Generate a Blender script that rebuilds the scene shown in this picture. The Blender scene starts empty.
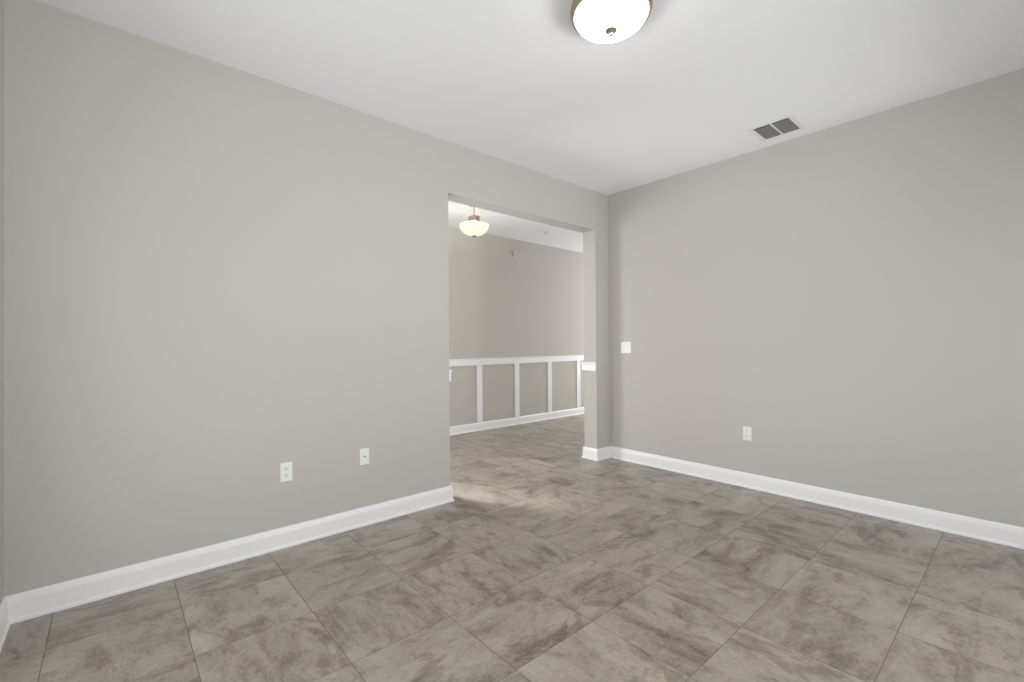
import bpy, bmesh, math
from mathutils import Vector, Matrix

S = bpy.context.scene
COL = S.collection
PI = math.pi

# ------------------------------------------------------------------ camera
CAM_H = 1.2
F_PX, YAW, PITCH, ROLL = 455.94, 0.7195, 0.0073, -0.0074
cd = bpy.data.cameras.new('camera')
cd.sensor_fit = 'HORIZONTAL'
cd.sensor_width = 36.0
cd.lens = F_PX / 1024 * 36.0
cd.clip_start = 0.02
cam = bpy.data.objects.new('camera', cd)
COL.objects.link(cam)
S.camera = cam
az = PI / 2 - YAW
Fv = Vector((math.cos(az) * math.cos(PITCH), math.sin(az) * math.cos(PITCH), math.sin(PITCH)))
R0 = Vector((math.sin(az), -math.cos(az), 0))
U0 = R0.cross(Fv)
Rv = math.cos(ROLL) * R0 + math.sin(ROLL) * U0
Uv = -math.sin(ROLL) * R0 + math.cos(ROLL) * U0
m3 = Matrix((Rv, Uv, -Fv)).transposed()
cam.matrix_world = Matrix.Translation((0, 0, CAM_H)) @ m3.to_4x4()

# ------------------------------------------------------------------ world, exposure, daylight, fill
w = bpy.data.worlds.new('world')
S.world = w
w.use_nodes = True
bg = w.node_tree.nodes['Background']
bg.inputs[0].default_value = (0.93, 0.97, 1.0, 1)
bg.inputs[1].default_value = 0.06
S.view_settings.view_transform = 'Standard'
S.view_settings.look = 'None'
S.view_settings.gamma = 1
S.view_settings.use_curve_mapping = False
S.view_settings.exposure = 0.0


def area(name, loc, direction, sx, sy, watts, col=(1, 1, 1), spread=180):
    l = bpy.data.lights.new(name, 'AREA')
    l.shape = 'RECTANGLE'
    l.size, l.size_y = sx, sy
    l.energy = watts
    l.color = col
    l.spread = math.radians(spread)
    o = bpy.data.objects.new(name, l)
    COL.objects.link(o)
    o.location = loc
    o.rotation_euler = Vector(direction).to_track_quat('-Z', 'Y').to_euler()
    return o


# room dimensions (metres)
XR, YL, XB, H = 3.961, 2.959, -0.357, 2.774
YB, YF, X1, X2, ZH = 3.123, 5.1025, 1.949, 3.744, 2.373
YS = -0.42                       # wall behind the camera, on its right
XH0, XH1 = -1.6, 8.0             # hall ends
T = 0.15
# openings for hall daylight and for added fill lamps (all behind the camera or out of its sight)
FILL_GAP_NEAR = (0.35, 2.45, 0.05, 2.1)     # y0,y1,z0,z1: gap added in the wall behind, for fill lamps
FILL_GAP_SOUTH = (0.0, 3.75, 0.05, 2.1)      # x0,x1,z0,z1: gap added right of the camera, for fill lamps
WIN_HALL = (-0.3, 1.36, 0.1, 2.2)       # x0,x1,z0,z1 in the far hall wall, left of the view
WIN_ENTRY = (3.35, 4.9, 0.2, 2.4)      # y0,y1,z0,z1 in the hall's left end
FILL_GAP_END = (3.35, 4.9, 0.3, 2.4)        # y0,y1,z0,z1 gap added in the hall's right end, for a fill lamp

# lamp, daylight and fill strengths
W = dict(behind=18, behind_fill_up=80, side=28, side_right=10, side_far=152, hall=106, hall_left=30, hall_end=82, sun=3.3,
         lamp=22.0, pendant=0.80, pendant_bulb=14)
DAY = (0.97, 0.985, 1.0)
# daylight into the hall, plus unseen lamps added as fill outside the other gaps
area('ceiling_fill_behind', (XB - 2.6, 1.4, -0.2), (1, 0, 0.9), 3.0, 3.4, W['behind_fill_up'], DAY)  # added lamp outside, aimed up to brighten the ceiling
area('fill_side', (1.2, YS - 0.2, 1.08), (0, 1, 0), 2.4, 2.0, W['side'], DAY)  # unseen soft fill, added to light the left wall
area('fill_behind', (XB - 0.2, 1.4, 1.08), (1, 0, 0), 2.1, 2.0, W['behind'], DAY)  # added lamp behind the camera, brightens the right wall
area('corner_fill_side', (3.3, YS - 4.2, -0.3), (0, 1, 0.5), 1.6, 2.6, W['side_far'], DAY)  # added low lamp, lifts the ceiling in the far corner
area('fill_side_right', (3.1, YS - 0.2, 1.08), (0, 1, 0), 1.3, 2.0, W['side_right'], DAY)  # added unseen lamp, lifts the far right end of the room
area('daylight_hall', (0.55, YF + 0.2, 1.15), (0, -1, 0), 1.7, 2.1, W['hall'], DAY)
area('daylight_hall_left', (XH0 - 0.2, 4.1, 1.3), (1, 0, 0), 1.55, 2.1, W['hall_left'], DAY)
area('fill_hall_end', (XH1 + 0.2, 4.1, 1.35), (-1, 0, 0), 1.55, 2.1, W['hall_end'], DAY)  # added lamp beyond the view, brightens the hall ceiling

sl = bpy.data.lights.new('sun', 'SUN')
sl.energy = W['sun']
sl.angle = math.radians(8)
so = bpy.data.objects.new('sun', sl)
COL.objects.link(so)
so.location = (-1, 8, 4)
so.rotation_euler = Vector((0.45, -0.893, -0.66)).to_track_quat('-Z', 'Y').to_euler()

# ------------------------------------------------------------------ materials


def mat(name, col, rough=0.6, metal=0.0, spec=0.5, bump=None, emis=None):
    m = bpy.data.materials.new(name)
    m.use_nodes = True
    nt = m.node_tree
    b = nt.nodes['Principled BSDF']
    b.inputs['Base Color'].default_value = (*col, 1)
    b.inputs['Roughness'].default_value = rough
    b.inputs['Metallic'].default_value = metal
    b.inputs['Specular IOR Level'].default_value = spec
    if emis:
        b.inputs['Emission Color'].default_value = (*emis[0], 1)
        b.inputs['Emission Strength'].default_value = emis[1]
    if bump:
        sc, st, dist = bump
        g = nt.nodes.new('ShaderNodeNewGeometry')
        n = nt.nodes.new('ShaderNodeTexNoise')
        n.inputs['Scale'].default_value = sc
        n.inputs['Detail'].default_value = 3
        bp = nt.nodes.new('ShaderNodeBump')
        bp.inputs['Strength'].default_value = st
        bp.inputs['Distance'].default_value = dist
        nt.links.new(g.outputs['Position'], n.inputs['Vector'])
        nt.links.new(n.outputs['Fac'], bp.inputs['Height'])
        nt.links.new(bp.outputs['Normal'], b.inputs['Normal'])
    return m


M_WALL = mat('greige_wall_paint', (0.545, 0.526, 0.492), 0.75, spec=0.25, bump=(160, 0.10, 0.002))
M_CEIL = mat('white_ceiling_paint', (0.87, 0.88, 0.90), 0.9, spec=0.1, bump=(70, 0.35, 0.004))
M_TRIM = mat('white_gloss_trim_paint', (0.90, 0.90, 0.905), 0.35)
M_PLATE = mat('white_plastic', (0.84, 0.84, 0.82), 0.35)
M_DARK = mat('dark_slot', (0.02, 0.02, 0.02), 0.8)
M_SCREW = mat('plate_screw', (0.80, 0.80, 0.78), 0.4, metal=0.0)
M_BRONZE = mat('brushed_bronze', (0.40, 0.31, 0.25), 0.40, metal=0.85, bump=(400, 0.08, 0.001))
M_LOUVER = mat('grey_louver', (0.20, 0.20, 0.20), 0.55)
M_VENT = mat('white_vent_paint', (0.80, 0.80, 0.80), 0.5)
M_BRASS = mat('jack_metal', (0.35, 0.32, 0.26), 0.35, metal=0.9)


def glass_mat(name, rim, mid, strength):
    """frosted lamp glass: glows, warmer where it is seen edge-on"""
    m = bpy.data.materials.new(name)
    m.use_nodes = True
    nt = m.node_tree
    b = nt.nodes['Principled BSDF']
    b.inputs['Base Color'].default_value = (0.30, 0.29, 0.26, 1)
    b.inputs['Roughness'].default_value = 0.3
    n = nt.nodes.new('ShaderNodeTexNoise')
    n.inputs['Scale'].default_value = 9
    n.inputs['Detail'].default_value = 4
    g = nt.nodes.new('ShaderNodeNewGeometry')
    nt.links.new(g.outputs['Position'], n.inputs['Vector'])
    mx = nt.nodes.new('ShaderNodeMix')
    mx.data_type = 'RGBA'
    mx.inputs[6].default_value = (*mid, 1)
    mx.inputs[7].default_value = (*rim, 1)
    nt.links.new(n.outputs['Fac'], mx.inputs[0])
    nt.links.new(mx.outputs[2], b.inputs['Emission Color'])
    b.inputs['Emission Strength'].default_value = strength
    return m


M_GLASS_NEAR = glass_mat('frosted_lamp_glass', (1.0, 0.95, 0.86), (1.0, 0.98, 0.94), W['lamp'])
M_GLASS_FAR = glass_mat('cream_lamp_glass', (1.0, 0.90, 0.62), (1.0, 0.97, 0.82), W['pendant'])


TX0, TDX, TY0, TDY = 0.2375, 0.4405, 0.3800, 0.4430      # tile joints
M_GROUT = mat('tile_grout', (0.225, 0.200, 0.172), 0.85, spec=0.2)


def tile_material():
    m = bpy.data.materials.new('mottled_stone_tile')
    m.use_nodes = True
    nt = m.node_tree
    N, L = nt.nodes, nt.links
    b = N['Principled BSDF']

    def math_(op, a, c=None, d=None):
        n = N.new('ShaderNodeMath')
        n.operation = op
        for i, v in enumerate((a, c, d)):
            if v is None:
                continue
            if isinstance(v, (int, float)):
                n.inputs[i].default_value = v
            else:
                L.new(v, n.inputs[i])
        return n.outputs[0]

    geo = N.new('ShaderNodeNewGeometry')
    sep = N.new('ShaderNodeSeparateXYZ')
    L.new(geo.outputs['Position'], sep.inputs[0])
    u = math_('DIVIDE', math_('SUBTRACT', sep.outputs[0], TX0), TDX)
    v = math_('DIVIDE', math_('SUBTRACT', sep.outputs[1], TY0), TDY)
    iu, iv = math_('FLOOR', u), math_('FLOOR', v)
    cid = N.new('ShaderNodeCombineXYZ')
    L.new(iu, cid.inputs[0])
    L.new(iv, cid.inputs[1])
    wn = N.new('ShaderNodeTexWhiteNoise')
    wn.noise_dimensions = '3D'
    L.new(cid.outputs[0], wn.inputs['Vector'])
    # every tile shows its own cut of the stone, turned by a quarter turn or so
    off = N.new('ShaderNodeVectorMath')
    off.operation = 'MULTIPLY_ADD'
    L.new(wn.outputs['Color'], off.inputs[0])
    off.inputs[1].default_value = (37, 41, 29)
    L.new(geo.outputs['Position'], off.inputs[2])
    ang = math_('MULTIPLY', math_('ROUND', math_('MULTIPLY', wn.outputs['Value'], 3.0)), PI / 2)
    rot = N.new('ShaderNodeVectorRotate')
    rot.rotation_type = 'Z_AXIS'
    L.new(off.outputs[0], rot.inputs['Vector'])
    L.new(ang, rot.inputs['Angle'])

    def noise(scale, detail, dist, stretch=(1, 1, 1), rough=0.6, zr=0.0):
        mp = N.new('ShaderNodeMapping')
        mp.inputs['Scale'].default_value = stretch
        mp.inputs['Rotation'].default_value = (0, 0, zr)
        L.new(rot.outputs[0], mp.inputs['Vector'])
        n = N.new('ShaderNodeTexNoise')
        n.inputs['Scale'].default_value = scale
        n.inputs['Detail'].default_value = detail
        n.inputs['Roughness'].default_value = rough
        n.inputs['Distortion'].default_value = dist
        L.new(mp.outputs[0], n.inputs['Vector'])
        return n.outputs['Fac']

    big = noise(2.2, 10, 0.9, (1, 1.35, 1), 0.62, 0.5)
    streak = noise(4.2, 12, 0.7, (0.8, 2.0, 1), 0.67, 0.35)
    blot = noise(2.9, 10, 1.0, (1, 1.8, 1), 0.66, -0.4)
    fine = noise(48, 8, 0.5, (1, 1.4, 1), 0.85)
    mixv = math_('ADD', math_('ADD', math_('MULTIPLY', big, 0.46), math_('MULTIPLY', streak, 0.46)),
                 math_('ADD', math_('MULTIPLY', fine, 0.52), 0.068))
    ramp = N.new('ShaderNodeValToRGB')
    cr = ramp.color_ramp
    cr.elements[0].position = 0.64
    cr.elements[0].color = (0.150, 0.130, 0.108, 1)
    cr.elements[1].position = 0.93
    cr.elements[1].color = (0.470, 0.430, 0.378, 1)
    e = cr.elements.new(0.725)
    e.color = (0.270, 0.238, 0.202, 1)
    e = cr.elements.new(0.79)
    e.color = (0.360, 0.322, 0.278, 1)
    L.new(mixv, ramp.inputs[0])
    # darker veined patches of the stone
    pm = N.new('ShaderNodeMapRange')
    pm.interpolation_type = 'SMOOTHSTEP'
    pm.inputs['From Min'].default_value = 0.54
    pm.inputs['From Max'].default_value = 0.62
    pm.inputs['To Min'].default_value = 0.0
    pm.inputs['To Max'].default_value = 0.68
    L.new(blot, pm.inputs['Value'])
    pmix = N.new('ShaderNodeMix')
    pmix.data_type = 'RGBA'
    pmix.blend_type = 'MULTIPLY'
    L.new(pm.outputs[0], pmix.inputs[0])
    L.new(ramp.outputs[0], pmix.inputs[6])
    pmix.inputs[7].default_value = (0.56, 0.535, 0.50, 1)
    hsv = N.new('ShaderNodeHueSaturation')
    L.new(pmix.outputs[2], hsv.inputs['Color'])
    L.new(math_('MULTIPLY_ADD', wn.outputs['Value'], 0.08, 0.96), hsv.inputs['Value'])
    L.new(hsv.outputs[0], b.inputs['Base Color'])
    rr = N.new('ShaderNodeMapRange')
    rr.inputs['To Min'].default_value = 0.28
    rr.inputs['To Max'].default_value = 0.44
    L.new(fine, rr.inputs['Value'])
    L.new(rr.outputs[0], b.inputs['Roughness'])
    b.inputs['Specular IOR Level'].default_value = 0.45
    bp = N.new('ShaderNodeBump')
    bp.inputs['Strength'].default_value = 0.12
    bp.inputs['Distance'].default_value = 0.001
    L.new(fine, bp.inputs['Height'])
    L.new(bp.outputs[0], b.inputs['Normal'])
    return m


M_TILE = tile_material()

# ------------------------------------------------------------------ builders


def link(name, bm, m, parent=None, smooth=False, kind=None):
    bmesh.ops.recalc_face_normals(bm, faces=bm.faces)
    me = bpy.data.meshes.new(name)
    bm.to_mesh(me)
    bm.free()
    me.materials.append(m)
    if smooth:
        for p in me.polygons:
            p.use_smooth = True
    o = bpy.data.objects.new(name, me)
    COL.objects.link(o)
    if parent:
        o.parent = parent
    if kind:
        o['kind'] = kind
    return o


def soften(o, angle=35):
    for p in o.data.polygons:
        p.use_smooth = True
    me = o.data
    bm = bmesh.new()
    bm.from_mesh(me)
    for e in bm.edges:
        e.smooth = not (len(e.link_faces) == 2 and e.calc_face_angle(0) > math.radians(angle))
    bm.to_mesh(me)
    bm.free()


def add_box(bm, x0, x1, y0, y1, z0, z1, bev=0.0, seg=2):
    r = bmesh.ops.create_cube(bm, size=1)
    vs = r['verts']
    for v in vs:
        v.co = Vector(((x0 + x1) / 2 + v.co.x * (x1 - x0), (y0 + y1) / 2 + v.co.y * (y1 - y0),
                       (z0 + z1) / 2 + v.co.z * (z1 - z0)))
    if bev:
        es = list({e for v in vs for e in v.link_edges})
        bmesh.ops.bevel(bm, geom=es, offset=bev, segments=seg, affect='EDGES', profile=0.5)


def lathe(bm, prof, n=64):
    """revolve (r, z) pairs round the local z axis"""
    rings = []
    for r, z in prof:
        if r < 1e-6:
            rings.append([bm.verts.new((0, 0, z))])
        else:
            rings.append([bm.verts.new((r * math.cos(2 * PI * k / n), r * math.sin(2 * PI * k / n), z)) for k in range(n)])
    for a, c in zip(rings, rings[1:]):
        for k in range(n):
            j = (k + 1) % n
            if len(a) == 1 and len(c) == 1:
                continue
            if len(a) == 1:
                bm.faces.new((a[0], c[j], c[k]))
            elif len(c) == 1:
                bm.faces.new((a[k], a[j], c[0]))
            else:
                bm.faces.new((a[k], a[j], c[j], c[k]))


def wall_panel(name, axis, plane, thick, ar, zr, holes=(), m=None):
    """upright wall; axis = 0: lies along x at y = plane, axis = 1: along y at x = plane"""
    As = sorted({ar[0], ar[1], *[v for h in holes for v in h[:2]]})
    Zs = sorted({zr[0], zr[1], *[v for h in holes for v in h[2:]]})
    bm = bmesh.new()
    V = {}

    def vert(i, j):
        if (i, j) not in V:
            V[i, j] = bm.verts.new((As[i], plane, Zs[j]) if axis == 0 else (plane, As[i], Zs[j]))
        return V[i, j]
    fs = []
    for i in range(len(As) - 1):
        for j in range(len(Zs) - 1):
            ca, cz = (As[i] + As[i + 1]) / 2, (Zs[j] + Zs[j + 1]) / 2
            if any(h[0] < ca < h[1] and h[2] < cz < h[3] for h in holes):
                continue
            fs.append(bm.faces.new((vert(i, j), vert(i + 1, j), vert(i + 1, j + 1), vert(i, j + 1))))
    r = bmesh.ops.extrude_face_region(bm, geom=fs)
    dv = Vector((0, thick, 0)) if axis == 0 else Vector((thick, 0, 0))
    bmesh.ops.translate(bm, vec=dv, verts=[g for g in r['geom'] if isinstance(g, bmesh.types.BMVert)])
    return link(name, bm, m or M_WALL, kind='structure')


def sweep(path, prof, side):
    """cross-sections of a moulding along a floor path, mitred at its corners; side = +1 puts it left of the path"""
    n = len(path)
    P = [Vector((p[0], p[1])) for p in path]
    secs = []
    for i in range(n):
        d0 = (P[i] - P[i - 1]).normalized() if i else (P[1] - P[0]).normalized()
        d1 = (P[i + 1] - P[i]).normalized() if i < n - 1 else d0
        n0 = Vector((-d0.y, d0.x)) * side
        n1 = Vector((-d1.y, d1.x)) * side
        mt = (n0 + n1) / (1 + n0.dot(n1))
        secs.append([(P[i].x + mt.x * t, P[i].y + mt.y * t, z) for t, z in prof])
    return secs


def moulding(name, secs, m=None):
    bm = bmesh.new()
    rings = [[bm.verts.new(c) for c in s] for s in secs]
    k = len(rings[0])
    for a, b in zip(rings, rings[1:]):
        for i in range(k):
            j = (i + 1) % k
            bm.faces.new((a[i], a[j], b[j], b[i]))
    bm.faces.new(rings[0])
    bm.faces.new(rings[-1])
    return link(name, bm, m or M_TRIM, kind='structure')


def thing(name, label, cat, loc=(0, 0, 0), rotz=0.0, group=None):
    o = bpy.data.objects.new(name, None)
    o.empty_display_size = 0.1
    COL.objects.link(o)
    o.location = loc
    o.rotation_euler = (0, 0, rotz)
    o['label'] = label
    o['category'] = cat
    if group:
        o['group'] = group
    return o


# ------------------------------------------------------------------ the setting
bm = bmesh.new()
add_box(bm, XH0 - T, XH1 + T, YS - T, YF + T, -0.1, -0.0016)
for f in bm.faces:
    f.material_index = 1
fx0, fx1, fy0, fy1 = XH0 - T, XH1 + T, YS - T, YF + T
for i in range(-6, 20):
    for j in range(-4, 13):
        x0, x1 = TX0 + i * TDX + 0.0014, TX0 + (i + 1) * TDX - 0.0014
        y0, y1 = TY0 + j * TDY + 0.0014, TY0 + (j + 1) * TDY - 0.0014
        x0, x1, y0, y1 = max(x0, fx0), min(x1, fx1), max(y0, fy0), min(y1, fy1)
        if x1 - x0 < 0.02 or y1 - y0 < 0.02:
            continue
        rings = []
        for ins, z in ((0, -0.0018), (0, -0.0007), (0.0007, 0)):
            rings.append([bm.verts.new(c) for c in ((x0 + ins, y0 + ins, z), (x1 - ins, y0 + ins, z), (x1 - ins, y1 - ins, z), (x0 + ins, y1 - ins, z))])
        for a, c in zip(rings, rings[1:]):
            for q in range(4):
                bm.faces.new((a[q], a[(q + 1) % 4], c[(q + 1) % 4], c[q]))
        bm.faces.new(rings[-1])
fl_o = link('floor', bm, M_TILE, kind='structure')
fl_o.data.materials.append(M_GROUT)
bm = bmesh.new()
add_box(bm, XH0 - T, XH1 + T, YS - T, YF + T, H, H + 0.1)
link('ceiling', bm, M_CEIL, kind='structure')

wall_panel('wall_left', 0, YL, YB - YL, (XH0, XH1), (0, H), [(X1, X2, 0, ZH)])
wall_panel('wall_right', 1, XR, T, (YS, YL), (0, H))
wall_panel('wall_near', 1, XB, -T, (YS, YL), (0, H), [FILL_GAP_NEAR])
wall_panel('wall_side', 0, YS, -T, (XB - T, XR + T), (0, H), [FILL_GAP_SOUTH])
wall_panel('wall_far', 0, YF, T, (XH0, XH1), (0, H), [WIN_HALL])
wall_panel('wall_hall_left', 1, XH0, -T, (YL, YF + T), (0, H), [WIN_ENTRY])
wall_panel('wall_hall_right', 1, XH1, T, (YL, YF + T), (0, H), [FILL_GAP_END])

# baseboards: flared foot, flat face, eased cap
HB = 0.119
BASE = [(0, 0), (0.024, 0), (0.024, 0.010), (0.019, 0.016), (0.0165, 0.020), (0.0160, 0.088), (0.0140, 0.098),
        (0.0112, 0.109), (0.0070, 0.116), (0.0040, HB), (0, HB)]
s = sweep([(XB, YS), (XB, YL), (X1, YL), (X1, YB), (XH0, YB)], BASE, -1)
moulding('baseboard_near', s[0:2])
moulding('baseboard_left', s[1:4])
s = sweep([(XR, YS), (XR, YL), (X2, YL), (X2, YB), (XH1, YB)], BASE, 1)
moulding('baseboard_right', s[0:2])
moulding('baseboard_corner', s[1:4])
moulding('baseboard_hall', s[3:5])
s = sweep([(WIN_HALL[1] + 0.1, YF), (XH1, YF)], [(t, z * 0.945) for t, z in BASE], -1)
moulding('baseboard_far', s)

# chair rail: flat board under a small projecting cap
RAIL = [(0, 0.913), (0.015, 0.913), (0.016, 0.988), (0.021, 0.995), (0.022, 1.008), (0, 1.008)]
RAIL_J = [(0, 0.920), (0.018, 0.920), (0.018, 0.927), (0.0155, 0.934), (0.016, 0.984), (0.023, 0.994), (0.023, 1.008),
          (0, 1.008)]
moulding('trim_1', sweep([(WIN_HALL[1] + 0.1, YF), (XH1, YF)], RAIL, -1))
moulding('trim_2', sweep([(X2, YL), (X2, YB), (XH1, YB)], RAIL_J, 1))
moulding('trim_3', sweep([(X1, YL), (X1, YB), (XH0, YB)], RAIL_J, -1))
# upright battens between chair rail and baseboard
k = 4
xs = [3.858 + 0.7015 * i for i in range(-3, 6)]
for x in xs:
    bm = bmesh.new()
    add_box(bm, x - 0.044, x + 0.044, YF - 0.012, YF, HB - 0.008, 0.915)
    link('trim_%d' % k, bm, M_TRIM, kind='structure')
    k += 1

# ------------------------------------------------------------------ ceiling light over the room
fl = thing('ceiling_light', 'round flush-mount light with frosted white bowl and bronze rim on the near ceiling',
           'ceiling light', (1.7185, 1.257, H))
bm = bmesh.new()
lathe(bm, [(0, -0.0005), (0.172, -0.0005), (0.1745, -0.006), (0.176, -0.020), (0.1785, -0.026), (0.182, -0.034), (0.1835, -0.044),
           (0.1825, -0.060), (0.180, -0.069), (0.174, -0.074), (0.167, -0.074), (0.161, -0.064), (0, -0.060)], 96)
o = link('rim', bm, M_BRONZE, fl)
soften(o)
bm = bmesh.new()
pr = []
for i in range(15):
    a = i / 14 * PI / 2
    pr.append((0.1635 * math.cos(a) ** 0.9 if i < 14 else 0.0, -0.071 - 0.065 * math.sin(a)))
lathe(bm, [(0.154, -0.064)] + pr, 96)
link('glass_bowl', bm, M_GLASS_NEAR, fl, smooth=True)
bm = bmesh.new()
lathe(bm, [(0, -0.134), (0.022, -0.134), (0.027, -0.138), (0.027, -0.142), (0.020, -0.147), (0.011, -0.151), (0.008, -0.155),
           (0.0095, -0.160), (0.0075, -0.166), (0.0, -0.169)], 40)
o = link('finial', bm, M_BRONZE, fl)
soften(o, 50)

# ------------------------------------------------------------------ pendant in the hall
pd = thing('pendant_light', 'small cream glass bowl pendant hanging on a thin rod in the hall beyond the opening',
           'pendant light', (3.043, 4.10, H))
bm = bmesh.new()
lathe(bm, [(0, -0.0005), (0.062, -0.0005), (0.064, -0.008), (0.055, -0.020), (0.020, -0.028), (0.010, -0.034), (0, -0.034)], 40)
soften(link('canopy', bm, M_BRONZE, pd))
bm = bmesh.new()
lathe(bm, [(0, -0.030), (0.0065, -0.030), (0.0065, -0.140), (0, -0.140)], 20)
soften(link('rod', bm, M_BRONZE, pd))
bm = bmesh.new()
lathe(bm, [(0, -0.140), (0.040, -0.140), (0.062, -0.145), (0.067, -0.152), (0.064, -0.160), (0.064, -0.186), (0.067, -0.194),
           (0.066, -0.204), (0.030, -0.207), (0, -0.207)], 48)
soften(link('holder_band', bm, M_BRONZE, pd))
bm = bmesh.new()
pr = []
for i in range(14):
    a = i / 13 * PI / 2
    pr.append((0.166 * math.cos(a) ** 0.85 if i < 13 else 0.0, -0.236 - 0.122 * math.sin(a) ** 1.1))
lathe(bm, [(0, -0.350)] + [(r * 0.965, z + 0.005) for r, z in pr[-2::-1]] + [(0.163, -0.233)] + pr, 64)
link('glass_bowl', bm, M_GLASS_FAR, pd, smooth=True)
bm = bmesh.new()
lathe(bm, [(0, -0.190), (0.006, -0.190), (0.006, -0.348), (0.010, -0.350), (0.024, -0.354), (0.024, -0.354), (0.028, -0.360), (0.026, -0.366), (0.012, -0.374), (0.008, -0.380), (0, -0.382)], 32)
soften(link('finial', bm, M_BRONZE, pd), 50)

l = bpy.data.lights.new('pendant_bulb', 'POINT')
l.energy = W['pendant_bulb']
l.color = (1.0, 0.93, 0.82)
l.shadow_soft_size = 0.03
bo = bpy.data.objects.new('pendant_bulb', l)
COL.objects.link(bo)
bo.location = (3.043, 4.10, H - 0.235)

# ------------------------------------------------------------------ ceiling vent
VX0, VX1, VY0, VY1 = 3.530, 3.822, 1.078, 1.374
vt = thing('ceiling_vent', 'white square air vent with two dark louvred halves on the ceiling near the right wall',
           'air vent', ((VX0 + VX1) / 2, (VY0 + VY1) / 2, H))
hx, hy = (VX1 - VX0) / 2, (VY1 - VY0) / 2
OX = 0.121      # half length of the openings
bm = bmesh.new()
TH = 0.005


def ring_bar(x0, x1, y0, y1):
    add_box(bm, x0, x1, y0, y1, -TH, -0.0003, 0.002, 2)


ring_bar(-hx, -OX, -hy, hy)
ring_bar(OX, hx, -hy, hy)
ring_bar(-OX - 0.002, OX + 0.002, -hy, -hy + 0.032)
ring_bar(-OX - 0.002, OX + 0.002, hy - 0.032, hy)
ring_bar(-OX - 0.002, OX + 0.002, -0.0065, 0.0065)
link('frame', bm, M_VENT, vt)
bm = bmesh.new()
add_box(bm, -OX - 0.001, OX + 0.001, -hy + 0.03, hy - 0.03, -0.0012, -0.0004)
link('duct_shade', bm, M_DARK, vt)  # flat dark sheet stands in for the shade inside the duct
for y0, y1 in ((-hy + 0.032, -0.0065), (0.0065, hy - 0.032)):
    bm = bmesh.new()
    nS = 11
    for i in range(nS):
        xc = -OX + 0.026 + i * (2 * OX - 0.036) / (nS - 1)
        r = bmesh.ops.create_cube(bm, size=1)
        for v in r['verts']:
            p = Vector((v.co.x * 0.0165, v.co.y * (y1 - y0 - 0.004), v.co.z * 0.0012))
            p = Matrix.Rotation(math.radians(14), 3, 'Y') @ p
            v.co = p + Vector((xc, (y0 + y1) / 2, -0.0036))
    link('louver_bank', bm, M_LOUVER, vt)

# ------------------------------------------------------------------ wall plates (local: x across, y out of the wall = -y, z up)


def plate_bm(wd, ht, th=0.0055):
    bm = bmesh.new()
    add_box(bm, -wd / 2, wd / 2, -th, 0.0, -ht / 2, ht / 2, 0.003, 3)
    return bm


def screw(parent, x, z, y=-0.0055):
    bm = bmesh.new()
    r = bmesh.ops.create_cone(bm, cap_ends=True, segments=16, radius1=0.003, radius2=0.0024, depth=0.0014)
    bmesh.ops.rotate(bm, cent=(0, 0, 0), matrix=Matrix.Rotation(PI / 2, 3, 'X'), verts=r['verts'])
    bmesh.ops.translate(bm, vec=(x, y - 0.0006, z), verts=r['verts'])
    return link('screw', bm, M_SCREW, parent)


def duplex(label, loc, rotz, wd=0.069, ht=0.114):
    t = thing('wall_outlet', label, 'outlet', loc, rotz, 'duplex wall outlets')
    link('cover_plate', plate_bm(wd, ht), M_PLATE, t)
    for s in (1, -1):
        bm = bmesh.new()
        zc = s * 0.0195
        # receptacle face: a circle with flattened top and bottom
        pts = []
        for k in range(40):
            a = 2 * PI * k / 40
            pts.append((0.0172 * math.cos(a), max(-0.0142, min(0.0142, 0.0172 * math.sin(a)))))
        lo = [bm.verts.new((x, -0.0050, zc + z)) for x, z in pts]
        hi = [bm.verts.new((x * 0.97, -0.0076, zc + z * 0.97)) for x, z in pts]
        for k in range(40):
            bm.faces.new((lo[k], lo[(k + 1) % 40], hi[(k + 1) % 40], hi[k]))
        bm.faces.new(hi)
        bm.faces.new(lo)
        r = link('socket', bm, M_PLATE, t)
        bm = bmesh.new()
        add_box(bm, -0.0078, -0.0052, -0.0080, -0.0070, zc - 0.001, zc + 0.008)
        add_box(bm, 0.0054, 0.0076, -0.0080, -0.0070, zc - 0.0002, zc + 0.0075)
        q = bmesh.ops.create_cone(bm, cap_ends=True, segments=16, radius1=0.0027, radius2=0.0027, depth=0.001)
        bmesh.ops.rotate(bm, cent=(0, 0, 0), matrix=Matrix.Rotation(PI / 2, 3, 'X'), verts=q['verts'])
        bmesh.ops.translate(bm, vec=(0, -0.0075, zc - 0.0075), verts=q['verts'])
        link('slots', bm, M_DARK, r)
    screw(t, 0, 0)
    return t


duplex('white duplex outlet low on the left wall, left of the single-jack plate', (0.784, YL - 0.0002, 0.4455), 0)
duplex('white duplex outlet low on the right wall above the baseboard', (XR - 0.0002, 1.566, 0.447), -PI / 2)

jk = thing('jack_plate', 'white cable jack plate with one dark hole low on the left wall near the opening', 'wall plate',
           (1.2685, YL - 0.0002, 0.457))
link('cover_plate', plate_bm(0.066, 0.110), M_PLATE, jk)
bm = bmesh.new()
r = bmesh.ops.create_cone(bm, cap_ends=True, segments=6, radius1=0.0068, radius2=0.0068, depth=0.004)
r2 = bmesh.ops.create_cone(bm, cap_ends=True, segments=20, radius1=0.0045, radius2=0.0045, depth=0.012)
vs = r['verts'] + r2['verts']
bmesh.ops.rotate(bm, cent=(0, 0, 0), matrix=Matrix.Rotation(PI / 2, 3, 'X'), verts=vs)
bmesh.ops.translate(bm, vec=(0, -0.0075, 0), verts=vs)
link('jack', bm, M_BRASS, jk)
screw(jk, 0, 0.042)
screw(jk, 0, -0.042)

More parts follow.
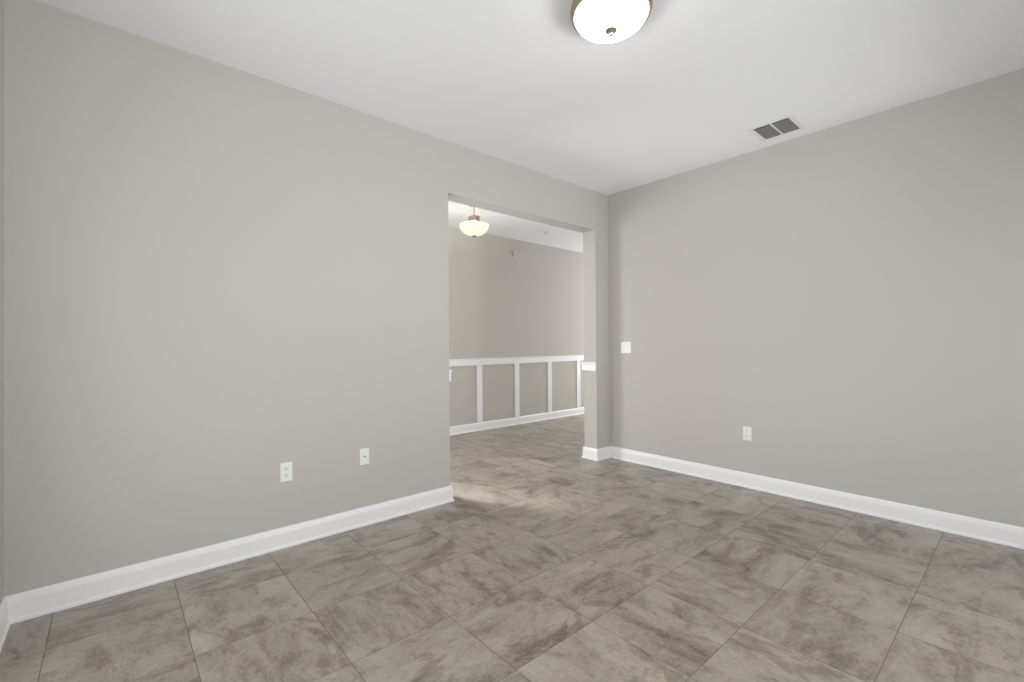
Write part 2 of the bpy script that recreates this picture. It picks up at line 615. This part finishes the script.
sw = thing('light_switch', 'white two-gang rocker switch plate on the right wall close to the corner', 'light switch',
           (XR - 0.0002, 2.747, 1.160), -PI / 2)
link('cover_plate', plate_bm(0.120, 0.116), M_PLATE, sw)
for s in (-1, 1):
    bm = bmesh.new()
    prof = [(-0.0050, -0.0335), (-0.0062, -0.0325), (-0.0066, 0.0), (-0.0088, 0.0325), (-0.0084, 0.0335), (-0.0050, 0.0335)]
    a = [bm.verts.new((s * 0.0232 - 0.0165, y, z)) for y, z in prof]
    c = [bm.verts.new((s * 0.0232 + 0.0165, y, z)) for y, z in prof]
    for i in range(len(prof)):
        j = (i + 1) % len(prof)
        bm.faces.new((a[i], a[j], c[j], c[i]))
    bm.faces.new(a)
    bm.faces.new(c)
    link('rocker', bm, M_PLATE, sw)
for sx in (-0.0232, 0.0232):
    for sz in (-0.048, 0.048):
        screw(sw, sx, sz)

# ------------------------------------------------------------------ hall fittings
cb = thing('chime_box', 'small wall-coloured rectangular box mounted high on the far hall wall', 'wall box',
           (4.613, YF - 0.0002, 2.555))
bm = bmesh.new()
add_box(bm, -0.115, 0.115, -0.028, 0, -0.048, 0.048, 0.006, 3)
link('cover', bm, mat('chime_cover_paint', (0.575, 0.557, 0.520), 0.6), cb)
bm = bmesh.new()
for i in range(5):
    add_box(bm, -0.085, 0.085, -0.0292, -0.0275, -0.026 + i * 0.012, -0.023 + i * 0.012)
link('slots', bm, mat('chime_slot_paint', (0.47, 0.455, 0.42), 0.6), cb)

sd = thing('smoke_detector', 'small white round detector with a dark slot on the hall ceiling', 'smoke detector',
           (4.535, 4.47, H))
bm = bmesh.new()
lathe(bm, [(0, -0.0005), (0.066, -0.0005), (0.068, -0.006), (0.066, -0.012), (0.058, -0.013), (0, -0.013)], 40)
soften(link('base', bm, M_PLATE, sd))
bm = bmesh.new()
lathe(bm, [(0, -0.013), (0.052, -0.013), (0.054, -0.020), (0.050, -0.029), (0.038, -0.034), (0, -0.036)], 40)
soften(link('cover', bm, M_PLATE, sd))
bm = bmesh.new()
add_box(bm, -0.024, 0.024, -0.007, 0.007, -0.038, -0.034, 0.001, 1)
o = link('slot', bm, M_DARK, sd)
o.location = (0.004, -0.020, 0.001)
